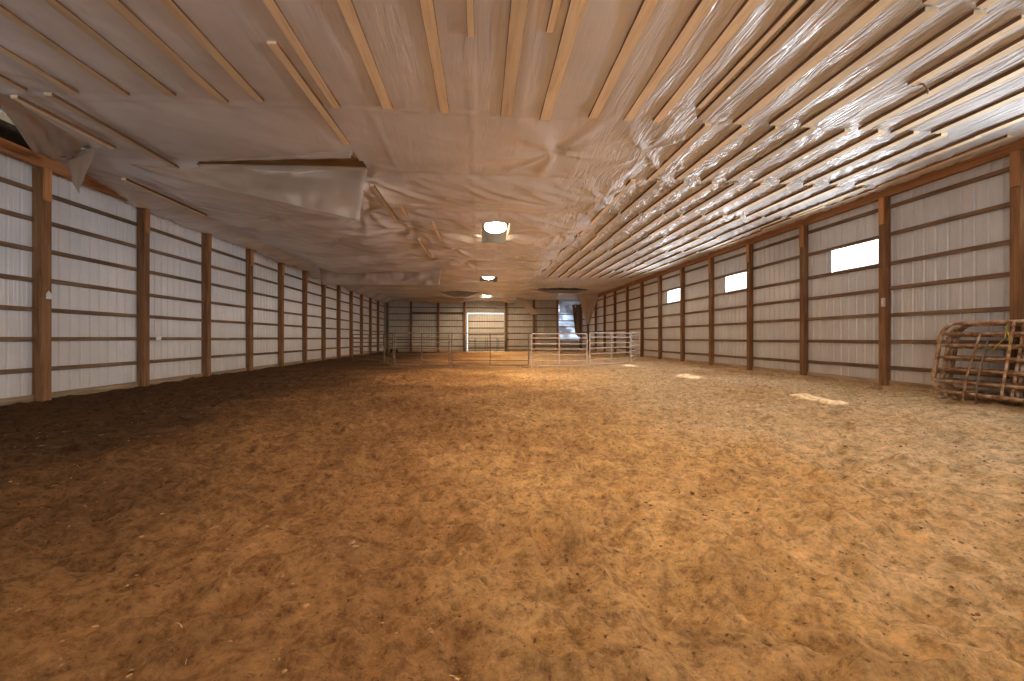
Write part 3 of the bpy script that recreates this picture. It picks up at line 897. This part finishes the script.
# stack of rusty panels leaning at the window wall
ST = ['outermost of the leaning stack by the window wall', 'second in of the leaning stack by the window wall', 'in the middle of the leaning stack by the window wall',
      'fourth in of the leaning stack by the window wall', 'innermost of the leaning stack against the window wall']
proto = None
for k in range(5):
    H = 1.40
    if proto is None:
        proto = corral_panel('rusty_corral_panel', 3.05, H, [.31, .53, .755, .985, 1.20], M['rusty'], r=.032, corner=.24, uprights=(.36, .68), feet=True)
        e = proto
    else:
        e = copy_tree(proto)
    x = 8.60 + .095*k
    y = 7.30 + R.uniform(-.07, .12) + .03*k
    lean = math.atan2(.27, 1.38)
    m = Matrix.Translation((x, y, fz(x, y)+.025)) @ Matrix.Rotation(lean, 4, 'Y') @ Matrix.Rotation(-PI/2, 4, 'Z')
    e.matrix_world = m
    e.location = m.to_translation(); e.rotation_euler = m.to_euler()
    tag(e, 'rusty pipe corral panel, ' + ST[k], 'fence panel', 'rusty panels leaning by the window wall')
# a bent pipe leg and twine on the stack
b = bmesh.new()
zb = fz(8.5, 6.75)
e = empty('pipe_stand', (0, 0, 0))
obj('leg', tube(bmesh.new(), [(8.42, 6.70, zb), (8.50, 6.70, zb+.45), (8.78, 6.71, zb+1.22)], .016, 6), M['rusty'], e, smooth=True)
obj('leg', tube(bmesh.new(), [(8.44, 6.52, zb), (8.50, 6.54, zb+.40), (8.74, 6.56, zb+1.15)], .012, 6), M['dark_pipe'], e, smooth=True)
obj('crossbar', tube(bmesh.new(), [(8.465, 6.70, zb+.22), (8.47, 6.535, zb+.22)], .012, 6), M['rusty'], e, smooth=True)
tag(e, 'thin two-legged pipe stand propped on the rusty stacked panels', 'pipe stand')
tw = bmesh.new()
tube(tw, [(8.86, 6.35, zb+1.42), (8.80, 6.36, zb+1.33), (8.77, 6.35, zb+1.15), (8.74, 6.46, zb+1.0), (8.72, 6.50, zb+.92)], .007, 5)
tube(tw, [(8.80, 6.36, zb+1.33), (8.77, 6.30, zb+1.18), (8.74, 6.27, zb+1.02), (8.73, 6.25, zb+.93)], .007, 5)
o = obj('baling_twine', tw, M['twine'])
tag(o, 'yellow baling twine knotted over the top rail of the rusty panels', 'twine')
# panels stored by the far door
for k, (x0, y, lab) in enumerate(((-1.35, 37.6, 'dull green pipe panel stored upright before the far door'), (-.35, 37.75, 'second pipe panel stored upright behind, overlapping the far door'))):
    e = corral_panel('corral_panel', 2.9, 1.25, [.3, .52, .74, .98], M['green_pipe'], r=.024, corner=.1, uprights=(.3, .7))
    e.location = (x0, y, fz(x0, y)+.01); e.rotation_euler = (-.06, 0, 0)
    tag(e, lab, 'fence panel')

# ------------------------------------------------------------------ small things
bm = bmesh.new()
lathe(bm, [(.27, 0), (.31, .03), (.36, .28), (.38, .30), (.35, .30), (.30, .06), (.05, .05)], 20)
o = obj('feed_tub', bm, M['black'], smooth=True, loc=(-7.3, 36.4, fz(-7.3, 36.4)))
tag(o, 'low black feed tub on the dirt at the far left corner', 'tub')
bm = bmesh.new()
hs = ((-.05, 0), (.05, 0), (.05, .10), (0, .16), (-.05, .10))
v0 = [bm.verts.new((0, a, b_)) for a, b_ in hs]; v1 = [bm.verts.new((.006, a, b_)) for a, b_ in hs]
bm.faces.new(v0[::-1]); bm.faces.new(v1)
for k in range(5): bm.faces.new((v0[k], v0[(k+1) % 5], v1[(k+1) % 5], v1[k]))
o = obj('paper_tag', bm, M['white'], loc=(-8.34, 8.79, 1.99))
tag(o, 'small white house-shaped tag nailed on a left wall post', 'tag')
e = empty('switch_box', (9.335, 9.02, 1.96))
obj('cover', boxbm(-.02, .02, -.04, .04, 0, .20, bev=.006), M['plate'], e)
obj('toggle', boxbm(-.032, -.02, -.008, .008, .09, .12, bev=.002), M['white'], e)
tag(e, 'pale switch box fixed on the post beside the largest window', 'switch box')
sheet_patch('paper_scrap', [(-8.47, 11.66, 1.27), (-8.46, 11.84, 1.28), (-8.46, 11.83, 1.15), (-8.47, 11.68, 1.17)], 'white paper scrap caught on a left wall board', 6, 5, .01, 71, mat='white')['category'] = 'paper'
bpy.data.objects['paper_scrap'].pop('group', None)

# ------------------------------------------------------------------ light
w = bpy.data.worlds.new('sky'); scene.world = w; w.use_nodes = True
bg = w.node_tree.nodes['Background']; bg.inputs['Color'].default_value = (.86, .93, 1.0, 1); bg.inputs['Strength'].default_value = 2.2
s = bpy.data.lights.new('sun', 'SUN'); s.energy = 7; s.angle = .02; s.color = (1, .96, .9)
so = link(bpy.data.objects.new('sun', s))
so.rotation_euler = Vector((-3.1, -2.45, -3.2)).to_track_quat('-Z', 'Y').to_euler()
# added fill daylight for the near part; its doorway behind is unseen
l = bpy.data.lights.new('doorway_fill', 'AREA'); l.shape = 'RECTANGLE'; l.size, l.size_y = 4.4, 4.0
l.energy = 230; l.color = (.80, .90, 1.0)
lo = link(bpy.data.objects.new('doorway_fill', l)); lo.location = (-3.75, YB-.15, 2.1); lo.rotation_euler = (PI/2, 0, 0)

# ------------------------------------------------------------------ camera
c = bpy.data.cameras.new('camera'); c.sensor_width = 36; c.lens = 418.57/1024*36; c.shift_y = -2.4/1024
c.clip_start = .05; c.clip_end = 300
co = link(bpy.data.objects.new('camera', c)); co.location = (0, 0, CAM_Z); co.rotation_euler = (PI/2, 0, -.077)
scene.camera = co
vs = scene.view_settings
scene.display_settings.display_device = 'sRGB'
vs.view_transform = 'Standard'; vs.look = 'None'; vs.gamma = 1; vs.use_curve_mapping = False
vs.exposure = 0.17
cy = scene.cycles
cy.use_denoising = True
cy.max_bounces = 10; cy.diffuse_bounces = 6; cy.glossy_bounces = 4
cy.sample_clamp_indirect = 6
